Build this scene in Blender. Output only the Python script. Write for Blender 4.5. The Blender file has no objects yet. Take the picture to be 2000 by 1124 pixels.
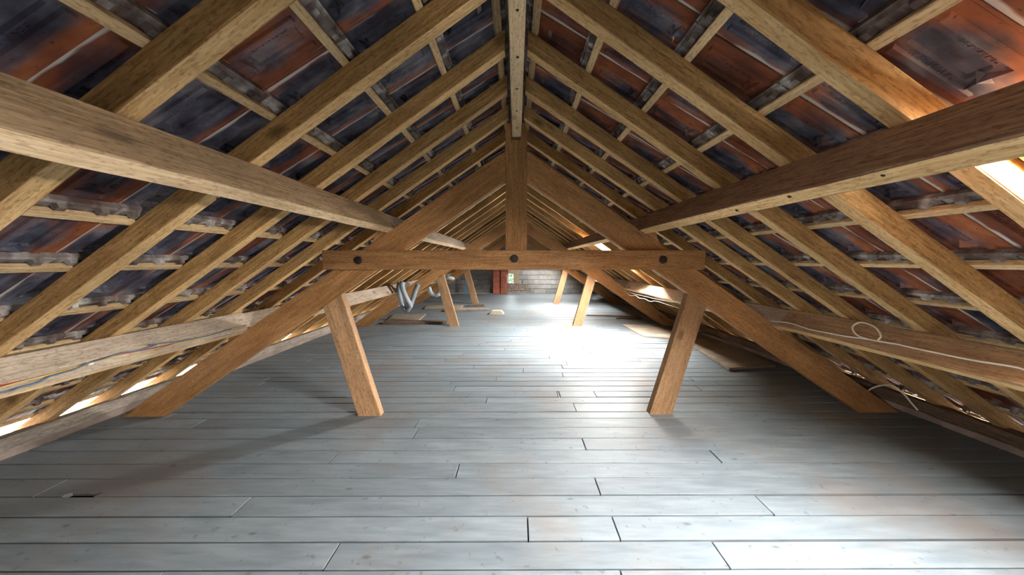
import bpy, math, random
from mathutils import Vector, Matrix

# ------------------------------------------------------------------ camera, world, light, exposure
scene = bpy.context.scene
H_CAM, F_PX, VPX, VPY = 1.45, 600.0, 1008.0, 510.0
cam_data = bpy.data.cameras.new('camera')
cam_data.sensor_width = 36.0
cam_data.lens = 36.0 * F_PX / 2000.0
cam_data.clip_start = 0.02
cam = bpy.data.objects.new('camera', cam_data)
scene.collection.objects.link(cam)
cam.location = (0, 0, H_CAM)
PITCH = math.atan((562 - VPY) / F_PX)
YAW = math.atan((VPX - 1000) / F_PX)
cam.rotation_euler = (math.pi / 2 - PITCH, 0, YAW)
scene.camera = cam

world = bpy.data.worlds.new('overcast_sky')
scene.world = world
world.use_nodes = True
wn = world.node_tree
w_tc = wn.nodes.new('ShaderNodeTexCoord')
w_sep = wn.nodes.new('ShaderNodeSeparateXYZ')
w_ramp = wn.nodes.new('ShaderNodeValToRGB')       # overcast sky above the horizon, pale ground below
w_ramp.color_ramp.elements[0].position, w_ramp.color_ramp.elements[0].color = 0.46, (0.52, 0.50, 0.46, 1)
w_ramp.color_ramp.elements[1].position, w_ramp.color_ramp.elements[1].color = 0.53, (0.90, 0.95, 1.0, 1)
w_add = wn.nodes.new('ShaderNodeMath')
w_add.operation = 'MULTIPLY_ADD'
w_add.inputs[1].default_value = 0.5
w_add.inputs[2].default_value = 0.5
wn.links.new(w_tc.outputs['Generated'], w_sep.inputs[0])
wn.links.new(w_sep.outputs[2], w_add.inputs[0])
wn.links.new(w_add.outputs[0], w_ramp.inputs[0])
wn.links.new(w_ramp.outputs[0], wn.nodes['Background'].inputs[0])
wn.nodes['Background'].inputs[1].default_value = 14.0

vs = scene.view_settings
vs.view_transform = 'Standard'
vs.look = 'None'
vs.exposure = 1.85
vs.gamma = 1.0
vs.use_curve_mapping = False
cy = scene.cycles
cy.use_denoising = True
cy.adaptive_threshold = 0.02
cy.max_bounces = 7
cy.diffuse_bounces = 5
cy.glossy_bounces = 2
cy.transmission_bounces = 3
cy.transparent_max_bounces = 6
cy.sample_clamp_indirect = 6.0
cy.caustics_reflective = False
cy.caustics_refractive = False

# roof geometry (metres)
T = 0.674
PHI = math.atan(T)
CO, SI = math.cos(PHI), math.sin(PHI)
K_RAFTER = 2.7025          # height of the rafter soffits at the ridge line
RAFTER_D, RAFTER_W = 0.09, 0.066
K_BATTEN = K_RAFTER + RAFTER_D / CO
BATTEN_D, BATTEN_W = 0.026, 0.036
Y_BACK, Y_FAR = -4.6, 13.68
DELTA = 0.0253             # the trusses stand slightly askew to the purlins
ADDED_SKYLIGHTS_OPP = [(1.465, 2.02, -1.71, -1.325)]      # added unseen behind the viewpoint to brighten the roof, slope x < 0
SKYLIGHTS = [              # x0, x1 (plan), y0, y1 in the slope x > 0
    (1.445, 2.00, -3.18, -2.77),  # added out of view behind the camera for more light on the roof
    (1.445, 2.00, 0.60, 0.985),
    (1.445, 2.00, 5.25, 5.66),
    (1.445, 2.00, 9.12, 9.50),
    (1.445, 2.00, 12.47, 12.83),
]
SKY_POWER = [105.0, 86.0, 150.0, 95.0, 36.0, 58.0]


def slope_frame(side):
    """axes of a roof slope: down the slope, along, outward normal; side = -1 or +1"""
    X = Vector((side * CO, 0, -SI))
    Z = Vector((side * SI, 0, CO))
    Y = Z.cross(X)
    return X, Y, Z


for (sx0, sx1, sy0, sy1), pw, sgn in zip(SKYLIGHTS + ADDED_SKYLIGHTS_OPP, SKY_POWER, [1] * len(SKYLIGHTS) + [-1] * len(ADDED_SKYLIGHTS_OPP)):
    ld = bpy.data.lights.new('skylight_daylight', 'AREA')  # first and last lamps belong to the added unseen skylights
    ld.shape = 'RECTANGLE'
    ld.size = (sx1 - sx0) / CO - 0.06
    ld.size_y = sy1 - sy0 - 0.05
    ld.energy = pw
    ld.color = (1.0, 0.98, 0.95)
    lo = bpy.data.objects.new('skylight_daylight', ld)
    scene.collection.objects.link(lo)
    X, Y, Z = slope_frame(sgn)
    xm = (sx0 + sx1) / 2
    p = Vector((sgn * xm, (sy0 + sy1) / 2, K_BATTEN + 0.05 - T * xm))
    lo.matrix_world = Matrix.Translation(p) @ Matrix((X, Y, Z)).transposed().to_4x4()

pd = bpy.data.lights.new('eaves_portal', 'AREA')
pd.shape = 'RECTANGLE'
pd.size, pd.size_y = Y_FAR - Y_BACK, 0.34
pd.cycles.is_portal = True
po = bpy.data.objects.new('eaves_portal', pd)
scene.collection.objects.link(po)
po.matrix_world = Matrix.Translation((-4.02, (Y_FAR + Y_BACK) / 2, 0.18)) @ Matrix(((0, 0, -1), (1, 0, 0), (0, -1, 0))).to_4x4()

# ------------------------------------------------------------------ pixel helpers (2000 x 1124 frame)
CAM_M = Matrix.Rotation(YAW, 3, 'Z') @ Matrix.Rotation(math.pi / 2 - PITCH, 3, 'X')
CAM_P = Vector((0, 0, H_CAM))


def ray(px, py):
    return CAM_M @ Vector(((px - 1000) / F_PX, (562 - py) / F_PX, -1.0))


def on_plane(px, py, n, p0):
    r = ray(px, py)
    n = Vector(n)
    return CAM_P + r * ((Vector(p0) - CAM_P).dot(n) / r.dot(n))


def on_z(px, py, z=0.0):
    return on_plane(px, py, (0, 0, 1), (0, 0, z))


def on_y(px, py, y):
    return on_plane(px, py, (0, 1, 0), (0, y, 0))


# ------------------------------------------------------------------ materials
def new_mat(name):
    m = bpy.data.materials.new(name)
    m.use_nodes = True
    nt = m.node_tree
    return m, nt, nt.nodes, nt.links, nt.nodes['Principled BSDF']


def ramp(nodes, pts):
    r = nodes.new('ShaderNodeValToRGB')
    e = r.color_ramp.elements
    while len(e) > 1:
        e.remove(e[-1])
    e[0].position, e[0].color = pts[0][0], (*pts[0][1], 1)
    for p, c in pts[1:]:
        k = e.new(p)
        k.color = (*c, 1)
    return r


def math_n(nodes, links, op, a, b=None, c=None, clamp=False):
    n = nodes.new('ShaderNodeMath')
    n.operation = op
    n.use_clamp = clamp
    for i, v in enumerate((a, b, c)):
        if v is None:
            continue
        if isinstance(v, (int, float)):
            n.inputs[i].default_value = v
        else:
            links.new(v, n.inputs[i])
    return n.outputs[0]


def mix_n(nodes, links, fac, a, b, mode='MIX'):
    n = nodes.new('ShaderNodeMix')
    n.data_type = 'RGBA'
    n.blend_type = mode
    if isinstance(fac, (int, float)):
        n.inputs[0].default_value = fac
    else:
        links.new(fac, n.inputs[0])
    for i, v in ((6, a), (7, b)):
        if isinstance(v, tuple):
            n.inputs[i].default_value = (*v, 1)
        else:
            links.new(v, n.inputs[i])
    return n.outputs[2]


def noise_n(nodes, links, vec, scale, detail=3.0, rough=0.55, w=None):
    n = nodes.new('ShaderNodeTexNoise')
    n.inputs['Scale'].default_value = scale
    n.inputs['Detail'].default_value = detail
    n.inputs['Roughness'].default_value = rough
    if vec is not None:
        links.new(vec, n.inputs['Vector'])
    return n.outputs['Fac']


def wood(name, light, dark, stain=None, stain_amt=0.35, rough=0.75, knots=True, bump=0.25, grain=1.0):
    """sawn timber, grain along the local X axis of each piece"""
    m, nt, N, L, bsdf = new_mat(name)
    tc = N.new('ShaderNodeTexCoord')
    oi = N.new('ShaderNodeObjectInfo')
    off = N.new('ShaderNodeVectorMath')
    off.operation = 'MULTIPLY_ADD'
    L.new(oi.outputs['Random'], off.inputs[0])
    off.inputs[1].default_value = (37.0, 11.0, 23.0)
    L.new(tc.outputs['Object'], off.inputs[2])
    st = N.new('ShaderNodeVectorMath')
    st.operation = 'MULTIPLY'
    L.new(off.outputs[0], st.inputs[0])
    st.inputs[1].default_value = (2.6 * grain, 42.0, 42.0)
    fine = noise_n(N, L, st.outputs[0], 2.2, 6.0, 0.68)
    st2 = N.new('ShaderNodeVectorMath')
    st2.operation = 'MULTIPLY'
    L.new(off.outputs[0], st2.inputs[0])
    st2.inputs[1].default_value = (0.9, 5.0, 5.0)
    broad = noise_n(N, L, st2.outputs[0], 1.6, 3.0, 0.5)
    col = mix_n(N, L, fine, dark, light)
    r = ramp(N, [(0.35, (0, 0, 0)), (0.62, (1, 1, 1))])
    L.new(fine, r.inputs[0])
    col = mix_n(N, L, r.outputs[0], dark, light)
    b2 = ramp(N, [(0.3, (0.72, 0.70, 0.66)), (0.7, (1.12, 1.10, 1.08))])
    L.new(broad, b2.inputs[0])
    col = mix_n(N, L, 1.0, col, b2.outputs[0], 'MULTIPLY')
    # saw flecks and dust specks
    fl = N.new('ShaderNodeVectorMath')
    fl.operation = 'MULTIPLY'
    L.new(off.outputs[0], fl.inputs[0])
    fl.inputs[1].default_value = (26.0, 75.0, 75.0)
    fn = noise_n(N, L, fl.outputs[0], 1.5, 2.0, 0.6)
    f3 = ramp(N, [(0.36, (0.62, 0.57, 0.52)), (0.46, (1, 1, 1)), (0.62, (1, 1, 1)), (0.70, (1.12, 1.12, 1.12))])
    L.new(fn, f3.inputs[0])
    col = mix_n(N, L, 0.8, col, f3.outputs[0], 'MULTIPLY')
    # piece to piece variation
    rr = ramp(N, [(0.0, (0.80, 0.78, 0.75)), (1.0, (1.14, 1.13, 1.10))])
    L.new(oi.outputs['Random'], rr.inputs[0])
    col = mix_n(N, L, 1.0, col, rr.outputs[0], 'MULTIPLY')
    if stain:
        sn = noise_n(N, L, off.outputs[0], 3.1, 4.0, 0.65)
        sr = ramp(N, [(0.5, (0, 0, 0)), (0.72, (1, 1, 1))])
        L.new(sn, sr.inputs[0])
        sf = math_n(N, L, 'MULTIPLY', sr.outputs[0], stain_amt)
        col = mix_n(N, L, sf, col, stain)
    if knots:
        kv = N.new('ShaderNodeVectorMath')
        kv.operation = 'MULTIPLY'
        L.new(off.outputs[0], kv.inputs[0])
        kv.inputs[1].default_value = (1.5, 3.2, 3.2)
        vo = N.new('ShaderNodeTexVoronoi')
        vo.inputs['Scale'].default_value = 1.5
        L.new(kv.outputs[0], vo.inputs['Vector'])
        kr = ramp(N, [(0.07, (1, 1, 1)), (0.17, (0, 0, 0))])
        L.new(vo.outputs['Distance'], kr.inputs[0])
        kf = math_n(N, L, 'MULTIPLY', kr.outputs[0], 0.75)
        col = mix_n(N, L, kf, col, tuple(c * 0.35 for c in dark))
    L.new(col, bsdf.inputs['Base Color'])
    bsdf.inputs['Roughness'].default_value = rough
    bsdf.inputs['Specular IOR Level'].default_value = 0.25
    if bump:
        bp = N.new('ShaderNodeBump')
        bp.inputs['Strength'].default_value = bump
        bp.inputs['Distance'].default_value = 0.004
        L.new(fine, bp.inputs['Height'])
        L.new(bp.outputs[0], bsdf.inputs['Normal'])
    return m


def clay_tile(name, dark_amt, merged):
    """fired clay with dark kiln bloom in the pan, lime along the side joint, grey weathered head"""
    m, nt, N, L, bsdf = new_mat(name)
    uv = N.new('ShaderNodeUVMap')
    uv.uv_map = 'tuv'
    sep = N.new('ShaderNodeSeparateXYZ')
    L.new(uv.outputs[0], sep.inputs[0])
    if merged:
        at = N.new('ShaderNodeAttribute')
        at.attribute_name = 'rnd'
        rnd = at.outputs['Fac']
    else:
        oi = N.new('ShaderNodeObjectInfo')
        rnd = oi.outputs['Random']
    off = N.new('ShaderNodeVectorMath')
    off.operation = 'MULTIPLY_ADD'
    L.new(rnd, off.inputs[0])
    off.inputs[1].default_value = (71.0, 43.0, 17.0)
    L.new(uv.outputs[0], off.inputs[2])
    P = off.outputs[0]
    s, t = sep.outputs[0], sep.outputs[1]
    n1 = noise_n(N, L, P, 2.3, 4.0, 0.6)
    st = N.new('ShaderNodeVectorMath')
    st.operation = 'MULTIPLY'
    L.new(P, st.inputs[0])
    st.inputs[1].default_value = (0.9, 1.7, 1.0)
    n2 = noise_n(N, L, st.outputs[0], 2.2, 3.0, 0.5)
    base = ramp(N, [(0.30, (0.10, 0.030, 0.016)), (0.5, (0.225, 0.066, 0.026)), (0.70, (0.37, 0.125, 0.045))])
    L.new(n1, base.inputs[0])
    col = base.outputs[0]
    tint = ramp(N, [(0.0, (0.62, 0.55, 0.55)), (0.5, (0.95, 0.9, 0.85)), (1.0, (1.15, 1.15, 1.1))])
    fr = math_n(N, L, 'FRACT', math_n(N, L, 'MULTIPLY', rnd, 7.31))
    L.new(fr, tint.inputs[0])
    col = mix_n(N, L, 1.0, col, tint.outputs[0], 'MULTIPLY')
    # kiln bloom: strong in the middle of the pan
    ds = math_n(N, L, 'ABSOLUTE', math_n(N, L, 'SUBTRACT', s, 0.52))
    dt = math_n(N, L, 'ABSOLUTE', math_n(N, L, 'SUBTRACT', t, 0.50))
    pan = math_n(N, L, 'ADD', math_n(N, L, 'MULTIPLY', math_n(N, L, 'POWER', ds, 2.0), 2.6),
                 math_n(N, L, 'MULTIPLY', math_n(N, L, 'POWER', dt, 2.0), 3.4))
    f = math_n(N, L, 'SUBTRACT', 0.30 + dark_amt, pan)
    f = math_n(N, L, 'ADD', f, math_n(N, L, 'MULTIPLY', math_n(N, L, 'SUBTRACT', n2, 0.5), 1.5))
    f = math_n(N, L, 'ADD', f, math_n(N, L, 'MULTIPLY', math_n(N, L, 'SUBTRACT', fr, 0.5), 0.85))
    fr_ = ramp(N, [(0.16, (0, 0, 0)), (0.66, (1, 1, 1))])
    L.new(f, fr_.inputs[0])
    hue = ramp(N, [(0.38, (0.014, 0.017, 0.030)), (0.52, (0.052, 0.064, 0.095)), (0.68, (0.17, 0.165, 0.19))])
    L.new(n1, hue.inputs[0])
    col = mix_n(N, L, math_n(N, L, 'MULTIPLY', fr_.outputs[0], 0.93), col, hue.outputs[0])
    # dark specks
    sp = noise_n(N, L, P, 17.0, 1.0, 0.5)
    spr = ramp(N, [(0.70, (0, 0, 0)), (0.735, (1, 1, 1))])
    L.new(sp, spr.inputs[0])
    col = mix_n(N, L, math_n(N, L, 'MULTIPLY', spr.outputs[0], 0.8), col, (0.035, 0.028, 0.028))
    # lime and dust along the side joint
    e = math_n(N, L, 'MULTIPLY', math_n(N, L, 'SUBTRACT', t, 0.76), 8.0, clamp=True)
    nl = noise_n(N, L, st.outputs[0], 1.7, 3.0, 0.6)
    e2 = math_n(N, L, 'ADD', e, math_n(N, L, 'MULTIPLY', math_n(N, L, 'SUBTRACT', nl, 0.52), 3.0))
    er = ramp(N, [(0.40, (0, 0, 0)), (0.75, (1, 1, 1))])
    L.new(math_n(N, L, 'MULTIPLY', e2, e), er.inputs[0])
    col = mix_n(N, L, math_n(N, L, 'MULTIPLY', er.outputs[0], 0.85), col, (0.56, 0.52, 0.48))
    # weathered head lip
    hd = math_n(N, L, 'MULTIPLY', math_n(N, L, 'SUBTRACT', 0.155, s), 40.0, clamp=True)
    nh = noise_n(N, L, P, 3.2, 3.0, 0.55)
    hc = ramp(N, [(0.38, (0.07, 0.05, 0.042)), (0.52, (0.20, 0.175, 0.16)), (0.66, (0.46, 0.43, 0.40))])
    L.new(nh, hc.inputs[0])
    col = mix_n(N, L, math_n(N, L, 'MULTIPLY', hd, 0.9), col, hc.outputs[0])
    L.new(col, bsdf.inputs['Base Color'])
    bsdf.inputs['Roughness'].default_value = 0.62
    bsdf.inputs['Specular IOR Level'].default_value = 0.35
    bp = N.new('ShaderNodeBump')
    bp.inputs['Strength'].default_value = 0.3
    bp.inputs['Distance'].default_value = 0.006
    L.new(n2, bp.inputs['Height'])
    L.new(bp.outputs[0], bsdf.inputs['Normal'])
    return m


def plain(name, c, rough=0.7, var=0.25, scale=6.0, metal=0.0, spec=0.3):
    m, nt, N, L, bsdf = new_mat(name)
    tc = N.new('ShaderNodeTexCoord')
    oi = N.new('ShaderNodeObjectInfo')
    off = N.new('ShaderNodeVectorMath')
    off.operation = 'MULTIPLY_ADD'
    L.new(oi.outputs['Random'], off.inputs[0])
    off.inputs[1].default_value = (13.0, 29.0, 7.0)
    L.new(tc.outputs['Object'], off.inputs[2])
    n = noise_n(N, L, off.outputs[0], scale, 5.0, 0.6)
    r = ramp(N, [(0.3, tuple(x * (1 - var) for x in c)), (0.7, tuple(min(1, x * (1 + var)) for x in c))])
    L.new(n, r.inputs[0])
    rr = ramp(N, [(0.0, (1 - var * .8,) * 3), (1.0, (1 + var * .6,) * 3)])
    L.new(oi.outputs['Random'], rr.inputs[0])
    L.new(mix_n(N, L, 1.0, r.outputs[0], rr.outputs[0], 'MULTIPLY'), bsdf.inputs['Base Color'])
    bsdf.inputs['Roughness'].default_value = rough
    bsdf.inputs['Metallic'].default_value = metal
    bsdf.inputs['Specular IOR Level'].default_value = spec
    return m


def painted_floor(name):
    """thin worn pale paint on boards, bare brown wood showing through in patches"""
    m, nt, N, L, bsdf = new_mat(name)
    geo = N.new('ShaderNodeNewGeometry')
    oi = N.new('ShaderNodeObjectInfo')
    pos = geo.outputs['Position']
    off = N.new('ShaderNodeVectorMath')
    off.operation = 'MULTIPLY_ADD'
    L.new(oi.outputs['Random'], off.inputs[0])
    off.inputs[1].default_value = (9.0, 3.0, 5.0)
    L.new(pos, off.inputs[2])
    st = N.new('ShaderNodeVectorMath')
    st.operation = 'MULTIPLY'
    L.new(off.outputs[0], st.inputs[0])
    st.inputs[1].default_value = (1.3, 9.0, 4.0)
    grain = noise_n(N, L, st.outputs[0], 2.5, 5.0, 0.6)
    wear = noise_n(N, L, pos, 0.9, 5.0, 0.62)
    wr = ramp(N, [(0.49, (0, 0, 0)), (0.66, (1, 1, 1))])
    L.new(wear, wr.inputs[0])
    gr = ramp(N, [(0.3, (0.110, 0.133, 0.148)), (0.7, (0.182, 0.209, 0.226))])
    L.new(grain, gr.inputs[0])
    rr = ramp(N, [(0.0, (0.86, 0.86, 0.86)), (1.0, (1.08, 1.08, 1.08))])
    L.new(oi.outputs['Random'], rr.inputs[0])
    col = mix_n(N, L, 1.0, gr.outputs[0], rr.outputs[0], 'MULTIPLY')
    col = mix_n(N, L, math_n(N, L, 'MULTIPLY', wr.outputs[0], 0.6), col, (0.140, 0.115, 0.098))
    # knots and scuffs
    kv = N.new('ShaderNodeVectorMath')
    kv.operation = 'MULTIPLY'
    L.new(off.outputs[0], kv.inputs[0])
    kv.inputs[1].default_value = (1.0, 2.2, 1.0)
    vo = N.new('ShaderNodeTexVoronoi')
    vo.inputs['Scale'].default_value = 3.2
    L.new(kv.outputs[0], vo.inputs['Vector'])
    kr = ramp(N, [(0.035, (1, 1, 1)), (0.10, (0, 0, 0))])
    L.new(vo.outputs['Distance'], kr.inputs[0])
    col = mix_n(N, L, math_n(N, L, 'MULTIPLY', kr.outputs[0], 0.7), col, (0.06, 0.055, 0.055))
    sc_ = noise_n(N, L, off.outputs[0], 24.0, 2.0, 0.5)
    sr = ramp(N, [(0.665, (0, 0, 0)), (0.72, (1, 1, 1))])
    L.new(sc_, sr.inputs[0])
    col = mix_n(N, L, math_n(N, L, 'MULTIPLY', sr.outputs[0], 0.45), col, (0.06, 0.055, 0.05))
    L.new(col, bsdf.inputs['Base Color'])
    rg = ramp(N, [(0.3, (0.46,) * 3), (0.7, (0.62,) * 3)])
    L.new(grain, rg.inputs[0])
    L.new(rg.outputs[0], bsdf.inputs['Roughness'])
    bsdf.inputs['Specular IOR Level'].default_value = 0.32
    bp = N.new('ShaderNodeBump')
    bp.inputs['Strength'].default_value = 0.12
    bp.inputs['Distance'].default_value = 0.003
    L.new(grain, bp.inputs['Height'])
    L.new(bp.outputs[0], bsdf.inputs['Normal'])
    return m


M = {
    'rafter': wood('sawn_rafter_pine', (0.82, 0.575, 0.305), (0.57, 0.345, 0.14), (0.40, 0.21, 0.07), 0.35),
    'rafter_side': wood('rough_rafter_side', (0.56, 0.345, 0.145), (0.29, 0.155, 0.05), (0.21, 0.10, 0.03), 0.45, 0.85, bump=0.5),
    'purlin_under': wood('pale_purlin_underside', (0.80, 0.62, 0.42), (0.56, 0.39, 0.23), (0.40, 0.24, 0.12), 0.25, 0.7),
    'truss': wood('truss_pine', (0.47, 0.255, 0.11), (0.29, 0.138, 0.05), (0.20, 0.085, 0.03), 0.4, 0.62),
    'strut': wood('strut_pine', (0.46, 0.29, 0.165), (0.29, 0.165, 0.08), (0.20, 0.11, 0.06), 0.3, 0.68),
    'purlin': wood('rough_purlin', (0.46, 0.335, 0.21), (0.23, 0.15, 0.085), (0.14, 0.09, 0.05), 0.4, 0.8, bump=0.45),
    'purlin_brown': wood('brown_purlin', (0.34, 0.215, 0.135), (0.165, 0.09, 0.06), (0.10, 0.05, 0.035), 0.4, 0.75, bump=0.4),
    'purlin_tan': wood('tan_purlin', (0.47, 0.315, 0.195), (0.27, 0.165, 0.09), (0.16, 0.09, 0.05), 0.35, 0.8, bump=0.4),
    'purlin_grey': wood('dusty_purlin', (0.45, 0.38, 0.31), (0.29, 0.23, 0.185), (0.20, 0.15, 0.12), 0.35, 0.85, bump=0.4),
    'ridge': wood('pale_ridge_spruce', (0.80, 0.62, 0.40), (0.64, 0.45, 0.26), None, 0, 0.7),
    'batten': wood('batten_pine', (0.76, 0.57, 0.34), (0.54, 0.36, 0.18), (0.25, 0.18, 0.11), 0.35, 0.8, knots=False),
    'plate': wood('weathered_plate', (0.40, 0.36, 0.32), (0.20, 0.17, 0.15), (0.09, 0.08, 0.07), 0.5, 0.9),
    'loose': wood('loose_board', (0.38, 0.34, 0.28), (0.24, 0.20, 0.16), (0.12, 0.10, 0.08), 0.4, 0.8),
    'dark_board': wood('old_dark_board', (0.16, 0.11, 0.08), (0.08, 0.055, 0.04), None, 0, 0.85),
    'floor': painted_floor('worn_pale_floor_paint'),
    'under': plain('dusty_void_below', (0.035, 0.030, 0.027), 0.95, 0.3),  # near-black colour stands in for the dark void and the flue gap
    'tile_a': clay_tile('clay_tile_bloomed', 0.66, False),
    'tile_b': clay_tile('clay_tile_orange', 0.28, False),
    'tile_am': clay_tile('clay_tile_bloomed_run', 0.66, True),
    'tile_bm': clay_tile('clay_tile_orange_run', 0.28, True),
    'iron': plain('dark_iron', (0.035, 0.026, 0.022), 0.55, 0.3, 20.0, 0.6),
    'zinc': plain('zinc_flashing', (0.33, 0.34, 0.35), 0.5, 0.15, 4.0, 0.3),
    'sky_frame': wood('skylight_lining_wood', (0.60, 0.46, 0.30), (0.42, 0.29, 0.17), None, 0, 0.7),
    'block': plain('grey_concrete_block', (0.27, 0.26, 0.25), 0.95, 0.28, 5.0),
    'mortar': plain('lime_mortar', (0.34, 0.32, 0.29), 0.95, 0.2, 8.0),
    'brick': plain('red_flue_block', (0.32, 0.10, 0.06), 0.9, 0.25, 6.0),
    'stone': plain('rubble_stone', (0.26, 0.20, 0.165), 0.95, 0.35, 4.0),
    'plaster': plain('ochre_plaster', (0.33, 0.255, 0.17), 0.95, 0.2, 5.0),
    'duct': plain('grey_duct_plastic', (0.20, 0.235, 0.26), 0.5, 0.08, 5.0),
    'duct_white': plain('white_duct_plastic', (0.42, 0.46, 0.48), 0.5, 0.06, 5.0),
    'blue': plain('blue_sheet', (0.16, 0.28, 0.38), 0.5, 0.1, 5.0),
    'red_wire': plain('red_wire', (0.32, 0.035, 0.03), 0.45, 0.05),
    'yellow_wire': plain('yellow_wire', (0.55, 0.40, 0.10), 0.45, 0.05),
    'blue_wire': plain('blue_wire', (0.10, 0.15, 0.20), 0.45, 0.05),
    'white_wire': plain('white_wire', (0.72, 0.68, 0.60), 0.5, 0.05),
    'dust_wire': plain('dusty_wire', (0.38, 0.34, 0.28), 0.6, 0.1),
    'white_clip': plain('white_clip', (0.75, 0.75, 0.72), 0.5, 0.05),
    'leaf': plain('green_leaf', (0.022, 0.048, 0.018), 0.7, 0.4, 3.0),
    'foam': plain('beige_block', (0.45, 0.38, 0.28), 0.95, 0.12, 9.0),
}
gm, gnt, GN, GL, gb = new_mat('window_glass')
for nd in list(GN):
    if nd.type != 'OUTPUT_MATERIAL':
        GN.remove(nd)
gt = GN.new('ShaderNodeBsdfTransparent')
gt.inputs[0].default_value = (0.93, 0.97, 0.96, 1)
gg = GN.new('ShaderNodeBsdfGlossy')
gg.inputs['Roughness'].default_value = 0.05
gx = GN.new('ShaderNodeMixShader')
gx.inputs[0].default_value = 0.06
GL.new(gt.outputs[0], gx.inputs[1])
GL.new(gg.outputs[0], gx.inputs[2])
GL.new(gx.outputs[0], GN['Material Output'].inputs[0])
M['glass'] = gm

# ------------------------------------------------------------------ object helpers
COL = scene.collection


def tag(o, label=None, cat=None, group=None, kind=None):
    if label:
        o['label'] = label
    if cat:
        o['category'] = cat
    if group:
        o['group'] = group
    if kind:
        o['kind'] = kind
    return o


def mesh_from(name, verts, faces, mat=None, uvs=None, smooth=False):
    me = bpy.data.meshes.new(name)
    me.from_pydata([tuple(v) for v in verts], [], faces)
    if mat:
        me.materials.append(M[mat])
    if smooth:
        me.polygons.foreach_set('use_smooth', [True] * len(me.polygons))
    me.update()
    return me


def put(name, me, parent=None, mat4=None):
    o = bpy.data.objects.new(name, me)
    COL.objects.link(o)
    if parent is not None:
        o.parent = parent
    if mat4 is not None:
        o.matrix_basis = mat4
    return o


def empty(name, loc=(0, 0, 0), rz=0.0):
    o = bpy.data.objects.new(name, None)
    o.empty_display_size = 0.1
    COL.objects.link(o)
    o.location = loc
    o.rotation_euler = (0, 0, rz)
    return o


def frame4(origin, X, Z):
    X = Vector(X).normalized()
    Z = Vector(Z)
    Z = (Z - X * Z.dot(X)).normalized()
    Y = Z.cross(X)
    return Matrix.Translation(Vector(origin)) @ Matrix((X, Y, Z)).transposed().to_4x4()


def beam_mesh(name, length, w, h, mat, seed=0, cham=0.005, jit=0.0025, seg=0.4, cut0=0.0, cut1=0.0, under=None):
    """timber along local X, Y = +-w/2, Z = 0..h; corners eased, faces slightly uneven; cuts shift the top of each end"""
    rnd = random.Random(seed)
    n = max(2, int(length / seg))
    prof = [(-w / 2 + cham, 0), (w / 2 - cham, 0), (w / 2, cham), (w / 2, h - cham), (w / 2 - cham, h), (-w / 2 + cham, h), (-w / 2, h - cham), (-w / 2, cham)]
    V, Fc = [], []
    for i in range(n + 1):
        u = i / n
        for j, (a, b) in enumerate(prof):
            x = u * length
            x += (1 - u) * cut0 * b / h if u < 0.5 else 0
            x += u * cut1 * b / h if u >= 0.5 else 0
            V.append((x, a + rnd.uniform(-jit, jit), b + rnd.uniform(-jit, jit)))
    for i in range(n):
        for j in range(8):
            k = (j + 1) % 8
            Fc.append((i * 8 + j, (i + 1) * 8 + j, (i + 1) * 8 + k, i * 8 + k))
    Fc.append(tuple(range(8)))
    Fc.append(tuple(n * 8 + j for j in reversed(range(8))))
    me = mesh_from(name, V, Fc, mat)
    if under:                      # underside in a paler material than the sides
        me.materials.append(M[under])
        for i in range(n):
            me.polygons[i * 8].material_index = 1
    return me


def beam(name, p0, p1, w, h, mat, up=(0, 0, 1), parent=None, seed=0, **kw):
    """p0, p1: middle of the lower face at both ends"""
    p0, p1 = Vector(p0), Vector(p1)
    me = beam_mesh(name, (p1 - p0).length, w, h, mat, seed, **kw)
    return put(name, me, parent, frame4(p0, p1 - p0, up))


def prism(name, poly, thick, mat, origin, X, Z, parent=None, cham=0.004):
    """poly = list of world-like points (x, z) in the plane y = origin.y; extruded along +y by thick; local X along the grain"""
    F4 = frame4(origin, X, Z)
    inv = F4.inverted()
    n = len(poly)
    oy = origin[1]
    cx = sum(p[0] for p in poly) / n
    cz = sum(p[1] for p in poly) / n

    def ring(y, inset):
        out = []
        for i in range(n):
            p = Vector(poly[i])
            a = (Vector(poly[i - 1]) - p).normalized()
            b = (Vector(poly[(i + 1) % n]) - p).normalized()
            q = p + (a + b) * inset
            out.append(inv @ Vector((q.x, y, q.y)))
        return out
    V = ring(oy, cham) + ring(oy + cham, 0) + ring(oy + thick - cham, 0) + ring(oy + thick, cham)
    Fc = [tuple(reversed(range(n)))]
    for r in range(3):
        for i in range(n):
            j = (i + 1) % n
            Fc.append((r * n + i, r * n + j, (r + 1) * n + j, (r + 1) * n + i))
    Fc.append(tuple(3 * n + i for i in range(n)))
    me = mesh_from(name, V, Fc, mat)
    me2 = me
    o = put(name, me2, parent, F4)
    return o


def fix_normals(o):
    import bmesh
    bm = bmesh.new()
    bm.from_mesh(o.data)
    bmesh.ops.recalc_face_normals(bm, faces=bm.faces[:])
    bm.to_mesh(o.data)
    bm.free()
    return o


def box_mesh(name, size, mat, cham=0.003):
    sx, sy, sz = (d / 2 for d in size)
    c = min(cham, sx * .5, sy * .5, sz * .5)
    V, Fc = [], []
    for z, ins in ((-sz, c), (-sz + c, 0), (sz - c, 0), (sz, c)):
        for a, b in ((-1, -1), (1, -1), (1, 1), (-1, 1)):
            V.append((a * (sx - ins), b * (sy - ins), z))
    Fc.append((3, 2, 1, 0))
    for r in range(3):
        for i in range(4):
            j = (i + 1) % 4
            Fc.append((r * 4 + i, r * 4 + j, r * 4 + 4 + j, r * 4 + 4 + i))
    Fc.append((12, 13, 14, 15))
    return mesh_from(name, V, Fc, mat)


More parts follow.
